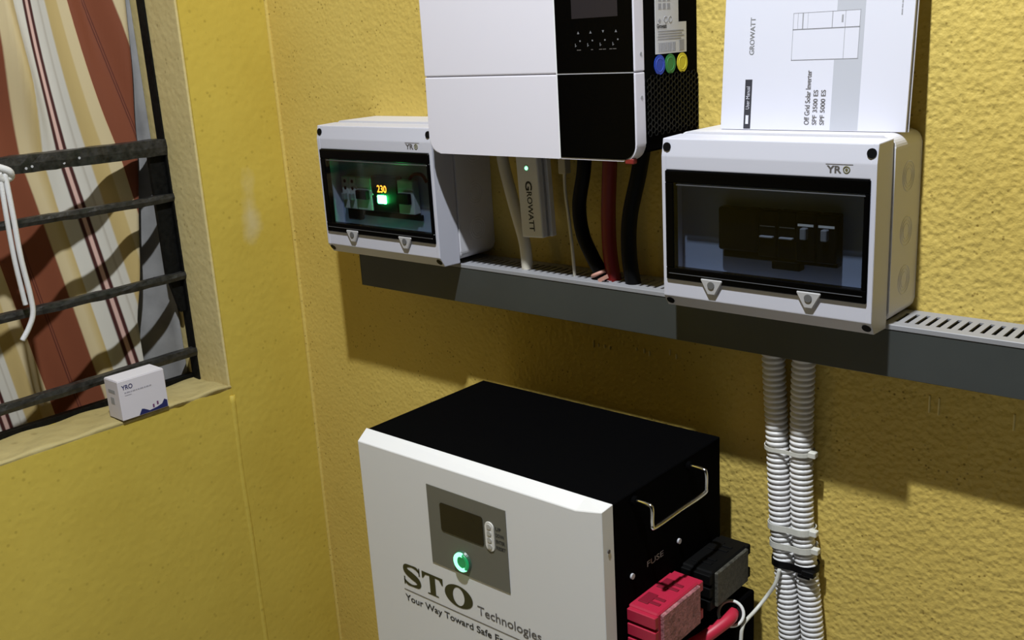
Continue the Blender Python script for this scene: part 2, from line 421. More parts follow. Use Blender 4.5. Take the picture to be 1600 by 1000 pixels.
# curtain
def curtain():
    bm = bmesh.new(); uvl = bm.loops.layers.uv.new('stripe'); nu, nz = 150, 60; z0, z1 = .74, 2.0; G = []
    def yedge(z):
        t = [(0.74, -.248), (.976, -.250), (1.30, -.205), (1.55, -.193), (2.0, -.19)]
        for (a, b), (c, d) in zip(t, t[1:]):
            if z <= c: return b + (d - b) * (z - a) / (c - a)
        return t[-1][1]
    for j in range(nz + 1):
        z = z0 + (z1 - z0) * j / nz; ye = yedge(z); row = []
        for i in range(nu + 1):
            y = -.98 + (ye + .98) * (i / nu)
            s = y + .128 * (min(z, 1.28) - 1.2) + max(0, z - 1.28) * max(0, min(.2, .03 + (y + .335) * 2.0))
            s = -.227 + (s + .227) * 1.24
            d = .045 + .58 * max(0, min(.24, -.205 - y))
            f = .0065 * math.sin((s + .02) * 46 + .6 * math.sin(z * 3)) + .002 * math.sin(s * 97 + z * 2.2)
            # gathered pleats higher up on the left
            g = .016 * math.sin((y + .22 * (z - 1.3)) * 70) * max(0, min(1, (z - 1.22) * 4)) * max(0, min(1, (-.30 - y) * 9))
            g += .020 * math.exp(-((y + .352 + .06 * (z - 1.4)) / .011) ** 2) * max(0, min(1, (z - 1.20) * 5))
            row.append((bm.verts.new((WX - d + f + g, y, z)), (-.227 - s) / .27 + 10.0))
        G.append(row)
    for j in range(nz):
        for i in range(nu):
            q = (G[j][i], G[j][i + 1], G[j + 1][i + 1], G[j + 1][i])
            fc = bm.faces.new([p[0] for p in q]); fc.smooth = True
            for lp, p in zip(fc.loops, q): lp[uvl].uv = (p[1], p[0].co.z)
    bmesh.ops.recalc_face_normals(bm, faces=bm.faces)
    bmesh.ops.solidify(bm, geom=bm.faces[:], thickness=0.0012)
    return bm
single('curtain', curtain(), m_curtain, 'brown, cream and white striped curtain hanging behind the window bars', 'curtain', (WX - .08, -.6, .74))
def lining():
    bm = bmesh.new(); n, nz = 30, 20; G = []
    for j in range(nz + 1):
        z = .74 + 1.26 * j / nz; row = []
        for i in range(n + 1):
            t = i / n; y = -.186 - .16 * t
            x = WX - .035 - .138 * t ** .6 + .003 * math.sin(t * 14 + z * 3)
            row.append(bm.verts.new((x, y, z)))
        G.append(row)
    for j in range(nz):
        for i in range(n):
            f = bm.faces.new((G[j][i], G[j][i + 1], G[j + 1][i + 1], G[j + 1][i])); f.smooth = True
    bmesh.ops.recalc_face_normals(bm, faces=bm.faces)
    bmesh.ops.solidify(bm, geom=bm.faces[:], thickness=0.001)
    return bm
single('lining_cloth', lining(), m_lining, 'pale grey cloth showing between striped curtain and window frame', 'cloth', (WX - .06, -.26, .74))

# cord tied on the thick bar
th = Thing('hanging_cord', 'frayed white cord tied to the thick window bar', 'cord', (WX + .018, -.48, 1.29))
xk = WX + .018
th.part('knot', tube(smooth_path([(xk - .004, -.505, 1.31), (xk + .006, -.490, 1.296), (xk + .010, -.472, 1.286), (xk + .004, -.468, 1.276), (xk + .006, -.482, 1.274), (xk + .008, -.488, 1.284)], 8), .0062, 10), m_cord)
th.part('strand', tube(smooth_path([(xk + .006, -.484, 1.286), (xk + .008, -.487, 1.225), (xk + .006, -.487, 1.150), (xk + .004, -.4835, 1.085), (xk + .004, -.4825, 1.070)], 10), .0040, 8), m_cord)
th.part('strand', tube(smooth_path([(xk + .008, -.477, 1.286), (xk + .011, -.478, 1.215), (xk + .012, -.479, 1.15), (xk + .012, -.4755, 1.085), (xk + .012, -.477, 1.055), (xk + .010, -.487, 1.033), (xk + .008, -.500, 1.015)], 10), .0043, 8), m_cord)

# carton on the sill
th = Thing('small_carton', 'small white printed carton standing on the window sill', 'box', (-1.5985, -.352, SILL + .002))
C0, C1 = Vector((-1.6255, -.394, SILL + .002)), Vector((-1.5805, -.308, SILL + .071))
body = th.part('carton_body', box(C0, C1, .0008, 1), m_carton)
th.part('top_flap', box((C0.x + .001, C0.y + .0008, C1.z), (C1.x - .001, C1.y - .0008, C1.z + .0012), .0004, 1), mat('carton_top', (.70, .67, .70), .5))
R_, U_ = (0, 1, 0), (0, 0, 1)
bm = bmesh.new(); lettering(bm, 'YRO', (C1.x, C0.y + .006, C1.z - .0165), R_, U_, width=.020, height=.0085, bold=.02)
th.part('brand_print', bm, m_blue)
bm = bmesh.new(); rr = random.Random(8); y = C0.y + .010
while y < C0.y + .056:
    wd = rr.uniform(.002, .006); add_box(bm, (C1.x, y, C1.z - .0228), (C1.x + .0003, y + wd, C1.z - .0205)); y += wd + .0012
add_box(bm, (C1.x, C0.y + .010, C1.z - .0270), (C1.x + .0003, C0.y + .022, C1.z - .0258))
th.part('small_print', bm, mat('faint_print', (.36, .34, .38), .6))
bm = bmesh.new(); add_prism(bm, [(C0.y + .030, C0.z + .001), (C0.y + .084, C0.z + .001), (C0.y + .084, C0.z + .013), (C0.y + .079, C0.z + .016), (C0.y + .074, C0.z + .009), (C0.y + .064, C0.z + .006), (C0.y + .050, C0.z + .004), (C0.y + .040, C0.z + .010), (C0.y + .036, C0.z + .011)], 0, C1.x, C1.x + .0003)
th.part('blue_graphic', bm, m_blue)
bm = bmesh.new()
for y, z in ((.058, .010), (.066, .013)): add_box(bm, (C1.x, C0.y + y - .0015, C0.z + z - .003), (C1.x + .0004, C0.y + y + .0015, C0.z + z + .003))
th.part('small_icons', bm, mat('red_blue_ink', (.16, .05, .14), .6))
bm = bmesh.new()
add_box(bm, (C0.x + .010, C0.y - .0003, C0.z + .046), (C0.x + .032, C0.y, C0.z + .052)); add_box(bm, (C0.x + .014, C0.y - .0003, C0.z + .026), (C0.x + .026, C0.y, C0.z + .038))
th.part('end_print', bm, m_midprint)

# ------------------------------------------------------------------ cable duct
DX0, DX1, DF, DB, DT = -1.307, 0.62, -.074, 1.0555, 1.1148
duct = Thing('cable_duct', 'long grey slotted cable duct fixed along the wall', 'cable duct', (-.4, 0, DB))
bm = bmesh.new()
add_box(bm, (DX0, -.004, DB), (DX1, -.0005, DT - .002))                        # back
add_box(bm, (DX0, -.070, DB), (DX1, -.004, DB + .002))                         # bottom
add_box(bm, (DX0, -.020, DT - .002), (DX1, -.004, DT))                         # solid strip at the wall
add_box(bm, (DX0, -.072, DT - .0025), (DX1, -.0575, DT))                       # lip the fingers end in
duct.part('duct_body', bm, m_duct)
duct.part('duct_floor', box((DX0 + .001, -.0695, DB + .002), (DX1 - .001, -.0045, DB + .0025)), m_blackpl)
add_l = bmesh.new()
add_box(add_l, (DX0, DF, DB - .001), (DX1, DF + .0022, DT - .0055), .0006, 1)
duct.part('duct_lid', add_l, m_lid, label='slate grey flat lid')
duct.part('lid_edge', box((DX0, DF - .0008, DT - .0052), (DX1, DF + .004, DT + .0008), .0006, 1), m_duct)
duct.part('end_cap', box((DX0 - .0015, DF, DB - .001), (DX0, -.001, DT), .0004, 1), m_lid)
pitch = .01145
fb = box((0, -.0575, DT - .002), (pitch * .60, -.020, DT)); fm = None
x = DX0 + .004; 
while x < DX1 - .012:
    if fm is None:
        o = duct.part('duct_finger', fb, m_duct); fm = o; fm_x0 = x
        o.location.x = x
    else:
        o = fm.copy(); COL.objects.link(o); o.parent = duct.e; o.location.x = x
    x += pitch

# ------------------------------------------------------------------ wall enclosures (two of one make)
def enclosure(name, label, dx, dz):
    X0, X1 = -.676 + dx, -.415 + dx
    Z = lambda z: z + dz
    t = Thing(name, label, 'distribution box', ((X0 + X1) / 2, 0, Z(1.112)), 'hinged distribution boxes on the wall')
    # rear tray with rounded corners, open to the front
    bm = bmesh.new()
    add_prism(bm, rrect(X0 - .004, X1 + .002, Z(1.1155), Z(1.322), .014), 1, -.0765, -.0005, .0015, 1)
    t.part('base_box', bm, m_abs2)
    # cover: chamfered top and bottom rails, slim side rails
    cov = bmesh.new()
    top = [(-.078, Z(1.2816)), (-.078, Z(1.3195)), (-.1160, Z(1.3180)), (-.1195, Z(1.2975)), (-.1195, Z(1.2816))]
    bot = [(-.078, Z(1.150)), (-.1195, Z(1.150)), (-.1195, Z(1.1270)), (-.110, Z(1.1125)), (-.078, Z(1.1115))]
    add_prism(cov, top, 0, X0 + .001, X1 - .001, .0012, 2); add_prism(cov, bot, 0, X0 + .001, X1 - .001, .0012, 2)
    side = [(-.078, Z(1.1115)), (-.1104, Z(1.1125)), (-.1199, Z(1.1270)), (-.1199, Z(1.2975)), (-.1164, Z(1.3184)), (-.078, Z(1.3195))]
    add_prism(cov, side, 0, X0 - .0002, X0 + .0060, .0012, 2); add_prism(cov, side, 0, X1 - .0064, X1 + .0002, .0012, 2)
    c = t.part('cover', cov, m_abs)
    t.part('cover_seam', prism(rrect(X0 + .0015, X1 - .0035, Z(1.1145), Z(1.3185), .012), 1, -.079, -.0755), m_midprint)
    for sx, sz, yy in ((X0 + .0065, 1.3085, -.1180), (X1 - .0065, 1.3085, -.1180), (X0 + .0065, 1.1205, -.1148), (X1 - .0065, 1.1205, -.1148)):
        n = Vector((0, -1, .15 if sz > 1.2 else -.65)).normalized(); p = Vector((sx, yy, Z(sz)))
        t.part('cover_screw', disc(p, n, .0052, .0012, 16), m_blackpl)
    t.part('inner_panel', box((X0 + .005, -.086, Z(1.148)), (X1 - .005, -.0785, Z(1.284))), m_tray)
    # smoked door
    wx0, wx1, wz0, wz1 = X0 + .0052, X1 - .0055, Z(1.1485), Z(1.2812)
    fr = bmesh.new(); y0, y1 = -.1225, -.112
    add_box(fr, (wx0, y0, wz1 - .0145), (wx1, y1, wz1), .001, 1); add_box(fr, (wx0, y0, wz0), (wx1, y1, wz0 + .0150), .001, 1)
    add_box(fr, (wx0, y0, wz0 + .0148), (wx0 + .0115, y1, wz1 - .0143), .001, 1); add_box(fr, (wx1 - .0062, y0, wz0 + .0148), (wx1, y1, wz1 - .0143), .001, 1)
    dr = t.part('door_frame', fr, m_blackgloss)
    t.part('smoked_pane', box((wx0 + .0112, -.1215, wz0 + .0146), (wx1 - .0060, -.1195, wz1 - .0141)), m_lens, dr)
    gl = bmesh.new()
    add_box(gl, (wx0 + .016, -.1235, wz1 - .0175), (wx1 - .004, -.1212, wz1 - .0160), .0005, 1)
    add_box(gl, (wx0 + .004, -.1235, wz0 + .0075), (wx1 - .004, -.1222, wz0 + .0085), .0004, 1)
    t.part('pane_ridge', gl, mat('dark_grey_edge', (.05, .052, .058), .3), dr)
    for lx in (X0 + .068, X1 - .0705):
        lp = t.part('latch', prism([(lx - .0145, Z(1.1545)), (lx + .0145, Z(1.1545)), (lx + .0145, Z(1.152)), (lx + .005, Z(1.1355)), (lx - .005, Z(1.1355)), (lx - .0145, Z(1.152))], 1, -.1235, -.1190, .0012, 1),
                    mat('latch_grey', (.42, .41, .41), .4))
        t.part('latch_grip', disc((lx, -.1235, Z(1.1475)), (0, -1, 0), .0045, .0012, 14), mat('latch_dark', (.12, .12, .12), .4), lp)
    bm = bmesh.new()
    lettering(bm, 'YR', (X1 - .0545, -.1195, Z(1.2868)), (1, 0, 0), (0, 0, 1), width=.0165, height=.0078, bold=.03)
    add_box(bm, (X1 - .0555, -.1198, Z(1.2958)), (X1 - .0255, -.1194, Z(1.2964)))
    t.part('brand_lettering', bm, m_textgrey)
    bm = bmesh.new(); add_tube(bm, ring_path((X1 - .0325, -.1195, Z(1.2907)), (0, -1, 0), .0034, 20), .0007, 6, True); add_disc(bm, (X1 - .0325, -.1195, Z(1.2907)), (0, -1, 0), .0016, .0004, 12)
    t.part('brand_emblem', bm, mat('olive_emblem', (.13, .12, .05), .5))
    for kz in (1.2745, 1.2135, 1.1585):
        k = bmesh.new()
        for r in (.0165, .0125, .0085): add_tube(k, ring_path((X1 + .0018, -.0375, Z(kz)), (1, 0, 0), r, 26), .0007, 5, True)
        t.part('knockout', k, m_abs2)
    return t, X0, X1, Z

# box with the dark isolators
t, X0, X1, Z = enclosure('distribution_box', 'grey white distribution box holding black breakers, under the leaning booklet', 0, 0)
t.part('terminal_block', box((-.611, -.1015, 1.187), (-.560, -.0862, 1.238), .002, 1), m_blackpl)
for i in range(4):
    x0 = -.560 + i * .0243
    b = t.part('breaker', box((x0 + .0006, -.104 if i > 1 else -.100, 1.183), (x0 + .0237, -.0862, 1.238), .0015, 1), m_blackpl)
    t.part('breaker_label', box((x0 + .003, -.1048 if i > 1 else -.1008, 1.2235 if i > 1 else 1.2190), (x0 + .0215, -.1038 if i > 1 else -.0998, 1.2262 if i > 1 else 1.2200)), m_pill if i > 1 else m_midprint, b)
    if i > 1:
        t.part('breaker_lever', box((x0 + .0085, -.112, 1.2095), (x0 + .0155, -.1036, 1.2225), .001, 1), mat('lever_grey', (.22, .22, .23), .4), b)
    else:
        t.part('breaker_lever', box((x0 + .004, -.1045, 1.2065), (x0 + .0205, -.0995, 1.2085), .0005, 1), m_midprint, b)
t.part('lower_block', box((-.606, -.098, 1.178), (-.464, -.0862, 1.1865), .001, 1), m_blackpl)
t.part('busbar_foot', box((-.543, -.0985, 1.1695), (-.508, -.0862, 1.180), .001, 1), m_blackpl)

# box with the lit voltage meter
t, X0, X1, Z = enclosure('distribution_box', 'grey white distribution box with glowing green and orange voltage meter inside', -.6525, .006)
m_bk = m_breaker
for i in range(2):
    x0 = -1.3035 + i * .0180
    b = t.part('breaker', box((x0 + .0005, -.1000, 1.190), (x0 + .0175, -.0865, 1.242), .0012, 1), m_bk)
    for zz in (1.2345, 1.2235):
        t.part('terminal_hole', disc((x0 + .009, -.1000, zz), (0, -1, 0), .0028, .0004, 12), m_blackpl, b)
    t.part('breaker_lever', box((x0 + .005, -.107, 1.205), (x0 + .013, -.0998, 1.216), .001, 1), mat('lever_green_grey', (.20, .22, .20), .4), b)
b = t.part('residual_breaker', box((-1.2672, -.1000, 1.190), (-1.2312, -.0865, 1.242), .0012, 1), m_bk)
t.part('breaker_lever', box((-1.262, -.108, 1.2085), (-1.236, -.0998, 1.2225), .001, 1), m_blackpl, b)
me_ = t.part('voltage_meter', box((-1.2302, -.1000, 1.190), (-1.1722, -.0865, 1.246), .0012, 1), m_blackpl)
bm = bmesh.new(); lettering(bm, '230', (-1.2165, -.1004, 1.2205), (1, 0, 0), (0, 0, 1), width=.0215, height=.0115, bold=.01)
t.part('meter_digits', bm, m_orange, me_)
t.part('indicator_lamp', box((-1.2155, -.1035, 1.2035), (-1.1960, -.0999, 1.2165), .0012, 1), m_glow_green, me_)
t.part('meter_button', disc((-1.2290, -.1, 1.2165), (0, -1, 0), .0018, .001, 10), m_print, me_)
b = t.part('breaker', box((-1.1705, -.1000, 1.190), (-1.1355, -.0865, 1.242), .0012, 1), m_bk)
t.part('breaker_lever', box((-1.166, -.108, 1.2065), (-1.140, -.0998, 1.2225), .001, 1), m_blackpl, b)
t.part('red_wire', tube(smooth_path([(-1.150, -.091, 1.243), (-1.138, -.094, 1.251), (-1.120, -.094, 1.2515), (-1.112, -.092, 1.240)], 8), .0026, 8), m_redcable)
t.part('wire_bundle', box((-1.298, -.0975, 1.1715), (-1.268, -.0862, 1.1905), .002, 1), m_blackpl)
t.part('lower_rail', box((-1.268, -.0920, 1.1795), (-1.130, -.0862, 1.1885), .001, 1), m_blackpl)

# ------------------------------------------------------------------ inverter
IX0, IX1, IZ0, IZ1 = -1.050, -.698, 1.2918, 1.832
SE = 1.3962
inv = Thing('solar_inverter', 'white and black wall mounted solar inverter with side stickers', 'inverter', ((IX0 + IX1) / 2, 0, IZ0))
inv.part('body', box((IX0 + .006, -.1205, 1.300), (IX1 - .0005, -.0005, IZ1 - .008), .003, 2), m_black)
R = .020
def shell(z0, z1, c, y0, y1, x0=IX0, x1=IX1, r=R, bev=.0016):
    return prism(rrect(x0, x1, z0, z1, r, c), 1, y0, y1, bev, 2)
inv.part('lower_cover', shell(IZ0, SE - .0006, (1, 1, 0, 0), -.139, -.119), m_white)
inv.part('upper_cover', shell(SE + .0006, IZ1, (0, 0, 1, 1), -.139, -.119), m_white)
inv.part('cover_backing', box((IX0 + .002, -.1372, SE - .004), (IX1 - .002, -.1195, SE + .004)), m_midprint)
BX0, BX1 = -.8135, -.7000
inv.part('glass_seam', box((BX0, -.1394, SE - .0007), (BX1, -.1386, SE + .0007)), m_print)
inv.part('lower_glass', shell(IZ0 + .0022, SE - .0010, (0, 1, 0, 0), -.1398, -.1388, BX0, BX1, R * .92, 0), m_blackgloss)
ug = inv.part('upper_glass', shell(SE + .0010, IZ1 - .0022, (0, 0, 1, 0), -.1398, -.1388, BX0, BX1, R * .92, 0), m_blackgloss)
inv.part('highlight_strip', box((BX0 - .0016, -.1400, IZ0 + .001), (BX0, -.1386, IZ1 - .001)), mat('edge_highlight_white', (.82, .82, .84), .3))  # highlight along the glass edge, put in as a brighter white strip
inv.part('display_screen', box((-.7875, -.1402, 1.4604), (-.7200, -.1396, 1.545)), m_screen, ug)
bm = bmesh.new()
for i in range(4):
    cx = -.7785 + i * .0185
    add_prism(bm, [(cx - .0016, 1.4425), (cx + .0016, 1.4425), (cx, 1.4455)] if i != 2 else [(cx - .0016, 1.4455), (cx, 1.4425), (cx + .0016, 1.4455)], 1, -.1401, -.1397)
    add_box(bm, (cx + .0015, -.1401, 1.4335), (cx + .0034, -.1397, 1.4352))
    add_box(bm, (cx - .0052, -.1401, 1.4275), (cx - .0044, -.1397, 1.4315)); add_box(bm, (cx - .0044, -.1401, 1.4285), (cx - .0030, -.1397, 1.4292))
inv.part('key_icons', bm, mat('dim_icon_print', (.16, .16, .17), .6), ug)
bm = bmesh.new()
for x0, wd in ((-.7812, .006), (-.7600, .003), (-.7480, .0045), (-.7425, .0045), (-.7330, .004), (-.7280, .005)):
    add_box(bm, (x0, -.1401, 1.4234), (x0 + wd, -.1397, 1.4243))
inv.part('key_lettering', bm, m_textgrey, ug)
# sticker group on the side
sx = IX1 + .0001
lab = inv.part('rating_label', prism([(-.0955, 1.4140), (-.0275, 1.4140), (-.0275, 1.4500), (-.0450, 1.4500), (-.0450, 1.562), (-.0950, 1.562)], 0, sx - .0004, sx + .0004), mat('label_white', (.60, .60, .61), .5))
bm = bmesh.new()
lettering(bm, 'Growatt', (sx + .0004, -.0925, 1.4435), (0, 1, 0), (0, 0, 1), width=.021, height=.0052, bold=.03)
inv.part('label_text', bm, m_darkprint, lab)
bm = bmesh.new(); rr = random.Random(2)
for z, a, b_ in ((1.4395, -.090, -.034), (1.4365, -.090, -.038), (1.4335, -.091, -.033), (1.4305, -.091, -.040), (1.5105, -.09, -.055), (1.505, -.09, -.052), (1.4995, -.09, -.06), (1.494, -.09, -.056)):
    add_box(bm, (sx + .0003, a, z), (sx + .0006, b_, z + .0013))
y = -.0895
while y < -.052:
    wd = rr.uniform(.0006, .0019); add_box(bm, (sx + .0003, y, 1.4165), (sx + .0006, y + wd, 1.4270)); y += wd + rr.uniform(.0006, .0014)
add_box(bm, (sx + .0003, -.0440, 1.4165), (sx + .0006, -.0330, 1.4290))
for i in range(3):
    for zz in (1.4745, 1.4655):
        add_box(bm, (sx + .0003, -.089 + i * .0095, zz), (sx + .0006, -.0825 + i * .0095, zz + .0065))
add_prism(bm, [(-.0865, 1.4555), (-.0835, 1.4525), (-.0865, 1.449), (-.0895, 1.4525)], 0, sx + .0003, sx + .0006)
for i in range(2): add_tube(bm, ring_path((sx + .0003, -.0735 + i * .010, 1.4535), (1, 0, 0), .0035, 14), .0005, 4, True)
inv.part('label_marks', bm, m_midprint, lab)
for y, c, n in ((-.0875, (.012, .055, .42), 'blue'), (-.0640, (.008, .20, .05), 'green'), (-.0372, (.66, .56, .03), 'yellow')):
    s_ = inv.part('round_sticker', disc((sx - .0002, y, 1.4015), (1, 0, 0), .0118, .0006, 28), mat(n + '_sticker', c, .3), label=n + ' round sticker')
    bm = bmesh.new(); add_tube(bm, ring_path((sx + .0004, y, 1.4015), (1, 0, 0), .0078, 24), .0003, 4, True)
    inv.part('sticker_ring', bm, mat(n + '_sticker_ring', tuple(min(1, q * 1.6 + .03) for q in c), .4), s_)
# honeycomb vent
bm = bmesh.new(); hr = .0044; dxh, dzh = hr * 1.5, hr * math.sqrt(3)
for i in range(17):
    for j in range(9):
        cy = -.1115 + i * dxh; cz = 1.3225 + (j + .5 * (i % 2)) * dzh
        if cz > 1.388: continue
        o_ = [(cy + hr * math.cos(k * PI / 3), cz + hr * math.sin(k * PI / 3)) for k in range(6)]
        i_ = [(cy + hr * .80 * math.cos(k * PI / 3), cz + hr * .80 * math.sin(k * PI / 3)) for k in range(6)]
        A = [bm.verts.new((sx + .0012, *p)) for p in o_]; B = [bm.verts.new((sx + .0012, *p)) for p in i_]; D_ = [bm.verts.new((sx - .0006, *p)) for p in i_]
        for k in range(6):
            n_ = (k + 1) % 6
            bm.faces.new((A[k], A[n_], B[n_], B[k])); bm.faces.new((B[k], B[n_], D_[n_], D_[k]))
bmesh.ops.recalc_face_normals(bm, faces=bm.faces)
hv = inv.part('honeycomb_vent', bm, mat('vent_black', (.0035, .0035, .003), .5, spec=.15)); hv['kind'] = 'stuff'
for y, z in ((-.1265, 1.4165), (-.1265, 1.3665)):
    inv.part('side_screw', disc((IX1 - .0004, y, z), (1, 0, 0), .0022, .0008, 10), m_midprint)
inv.part('red_film_tab', box((-.716, -.1392, IZ0 - .003), (-.704, -.1300, IZ0 + .0035), .001, 1), mat('red_film', (.22, .02, .015), .5))
for x in (-.985, -.93, -.88, -.835, -.805, -.757):
    inv.part('cable_gland', disc((x, -.05 if x > -.9 else -.048, 1.287), (0, 0, 1), .0135, .014, 18), m_black)

# ------------------------------------------------------------------ wifi stick and cables under the inverter
th = Thing('wifi_dongle', 'white plug-in dongle with green light hanging under the inverter', 'dongle', (-.925, -.055, 1.165))
lo, hi = (-.951, -.066, 1.1665), (-.9115, -.040, 1.2905)
bdy = th.part('dongle_body', box(lo, hi, .003, 3), mat('dongle_white', (.70, .69, .68), .4))
th.part('side_groove', box((hi[0] - .0005, -.056, 1.168), (hi[0] + .0012, -.0525, 1.29)), m_midprint)
th.part('side_rail', box((hi[0] - .001, -.050, 1.1665), (hi[0] + .004, -.040, 1.29), .001, 1), mat('dongle_white', (.7, .7, .7)))
bm = bmesh.new()
lettering(bm, 'G', (-.9365, -.066, 1.2475), (0, 0, -1), (1, 0, 0), width=.0135, height=.0125, bold=.03)
lettering(bm, 'ROWATT', (-.9350, -.066, 1.2325), (0, 0, -1), (1, 0, 0), width=.0565, height=.0095, bold=.02)
th.part('brand_lettering', bm, m_darkprint, bdy)
th.part('status_light', disc((-.9315, -.066, 1.2655), (0, -1, 0), .0026, .0010, 12), m_led_green, bdy)
th.part('light_ring', tube(ring_path((-.9315, -.066, 1.2655), (0, -1, 0), .0042, 18), .0006, 6, True), mat('grey_ring', (.35, .37, .35), .4), bdy)
# slight tilt as it hangs
th.e.rotation_euler = (0, math.radians(-2.5), 0)

def cable(name, pts, r, m, label, cat='cable', seg=14):
    return single(name, tube(smooth_path(pts, 10), r, seg), m, label, cat, pts[-1], smooth=False)
cable('mains_cable', [(-.996, -.05, 1.296), (-.9915, -.05, 1.262), (-.976, -.05, 1.205), (-.963, -.048, 1.155), (-.9605, -.047, 1.115), (-.9605, -.046, 1.075)], .0088, m_cream, 'thick cream cable curving beside the dongle into the duct')
th = Thing('signal_wire', 'thin cream wire with plug between dongle and black cable', 'wire', (-.872, -.05, 1.075))
th.part('wire', tube(smooth_path([(-.8805, -.05, 1.270), (-.881, -.05, 1.235), (-.876, -.05, 1.19), (-.8725, -.05, 1.15), (-.8700, -.05, 1.10), (-.869, -.05, 1.07)], 10), .0024, 8), m_cream)
th.part('plug', box((-.8865, -.057, 1.258), (-.8740, -.044, 1.300), .0015, 2), mat('plug_cream', (.45, .40, .30), .4))
cable('battery_cable', [(-.8435, -.05, 1.297), (-.8475, -.05, 1.262), (-.8575, -.05, 1.215), (-.853, -.05, 1.175), (-.838, -.05, 1.145), (-.824, -.049, 1.118), (-.819, -.048, 1.075)], .0098, m_blackpl, 'thick black cable bending right beside the red cable')
cable('battery_cable', [(-.804, -.046, 1.297), (-.8075, -.046, 1.26), (-.8130, -.044, 1.20), (-.8120, -.044, 1.15), (-.806, -.044, 1.11), (-.803, -.044, 1.07)], .0100, m_redcable, 'thick red cable between two black cables under the inverter')
cable('earth_cable', [(-.750, -.05, 1.297), (-.758, -.05, 1.262), (-.7725, -.05, 1.21), (-.7765, -.05, 1.17), (-.7735, -.05, 1.13), (-.766, -.048, 1.09), (-.765, -.048, 1.07)], .0105, m_blackpl, 'rightmost thick black cable running from inverter to duct')
th = Thing('tape_wrap', 'pinkish tape scrap around the black cable above the duct', 'tape', (-.823, -.05, 1.12))
th.part('tape_band', tube(ring_path((-.8262, -.0492, 1.1225), (.42, 0, -.9), .0112, 18), .0028, 6, True), mat('pink_tape', (.50, .26, .20), .5))
th.part('tape_tail', prism([(-.820, 1.118), (-.805, 1.126), (-.803, 1.121), (-.818, 1.113)], 1, -.064, -.0615), mat('pink_tape', (.5, .26, .2)))

# ------------------------------------------------------------------ booklet leaning on the wall, standing on the box
bk = Thing('instruction_booklet', 'white instruction booklet standing sideways on the distribution box against the wall', 'booklet', (-.526, -.050, 1.3225))
TILT = math.radians(5.2)
XB0, XB1, HB = -.6365, -.4135, .30
pages = bk.part('pages', box((XB0 + .001, -.050, 1.3228), (XB1 - .001, -.0445, 1.3225 + HB - .001)), mat('page_edges', (.66, .64, .60), .7))
bk.part('front_cover', box((XB0, -.0512, 1.3225), (XB1, -.0500, 1.3225 + HB), .0003, 1), m_paper)
bk.part('rear_cover', box((XB0, -.0445, 1.3225), (XB1 + .001, -.0435, 1.3225 + HB), .0003, 1), m_paper)
yf = -.0512
def flat(x0, x1, z0, z1, k=1): return box((x0, yf - .00012 * k, z0), (x1, yf + .0004, z1))
bk.part('grey_band', flat(-.4985, -.4665, 1.3235, 1.6215), m_greyband)
bk.part('title_bar', flat(-.6060, -.5970, 1.3235, 1.3800), mat('title_black', (.035, .035, .045), .5))
UPX = ((0, 0, 1), (-1, 0, 0))
bm = bmesh.new()
lettering(bm, 'User Manual', (-.5995, yf - .0001, 1.3460), *UPX, width=.026, height=.0045)
add_box(bm, (-.6035, yf - .0004, 1.3290), (-.5998, yf, 1.3390))
bk.part('title_lettering', bm, m_paper)
bm = bmesh.new(); lettering(bm, 'GROWATT', (-.5965, yf, 1.4080), *UPX, width=.042, height=.0062, bold=.01)
bk.part('brand_lettering', bm, mat('grey_brand_ink', (.20, .20, .20), .6))
bm = bmesh.new()
lettering(bm, 'Off Grid Solar Inverter', (-.5235, yf, 1.3290), *UPX, width=.0600, height=.0062, bold=.012)
lettering(bm, 'SPF 3500 ES', (-.5145, yf, 1.3290), *UPX, width=.0385, height=.0055, bold=.012)
lettering(bm, 'SPF 5000 ES', (-.5055, yf, 1.3290), *UPX, width=.0385, height=.0055, bold=.012)
bk.part('model_lettering', bm, m_textgrey)
dz = bk.part('drawing_ground', flat(-.5495, -.4715, 1.4005, 1.4520, 2), m_paper)
bm = bmesh.new()
def frame_line(x0, x1, z0, z1, wd=.0005):
    for a in ((x0, x1, z0, z0 + wd), (x0, x1, z1 - wd, z1), (x0, x0 + wd, z0, z1), (x1 - wd, x1, z0, z1)):
        add_box(bm, (a[0], yf - .0004, a[2]), (a[1], yf, a[3]))
frame_line(-.5495, -.4715, 1.4005, 1.4520); frame_line(-.5495, -.4715, 1.4335, 1.4345, .0009)
for x_, wd, z0, z1 in ((-.5385, .0014, 1.4345, 1.452), (-.5035, .0008, 1.4345, 1.452), (-.4885, .0005, 1.4005, 1.452), (-.544, .0004, 1.4345, 1.452), (-.532, .0003, 1.4345, 1.452)):
    add_box(bm, (x_, yf - .0004, z0), (x_ + wd, yf, z1))
add_box(bm, (-.4925, yf - .0004, 1.4395), (-.4905, yf, 1.4475))
bk.part('line_drawing', bm, m_midprint, dz)
bm = bmesh.new(); [add_box(bm, (-.4275, yf - .0003, z_), (-.4262, yf, z_ + h_)) for z_, h_ in ((1.4440, .006), (1.4510, .004), (1.4560, .007))]
bk.part('code_lettering', bm, m_midprint)
bk.e.rotation_euler = (-TILT, 0, 0)

# ------------------------------------------------------------------ battery cabinet
SX0, SX1, SYB, SYF, ST = -1.0685, -.640, -.048, -.290, .9215
bat = Thing('battery_cabinet', 'large battery cabinet with white front panel and black body on the floor', 'battery', ((SX0 + SX1) / 2, (SYB + SYF) / 2, 0))
bat.part('body', box((SX0 + .003, SYF, .05), (SX1, SYB, ST), .0012, 1), m_black)
yfp = -.3105
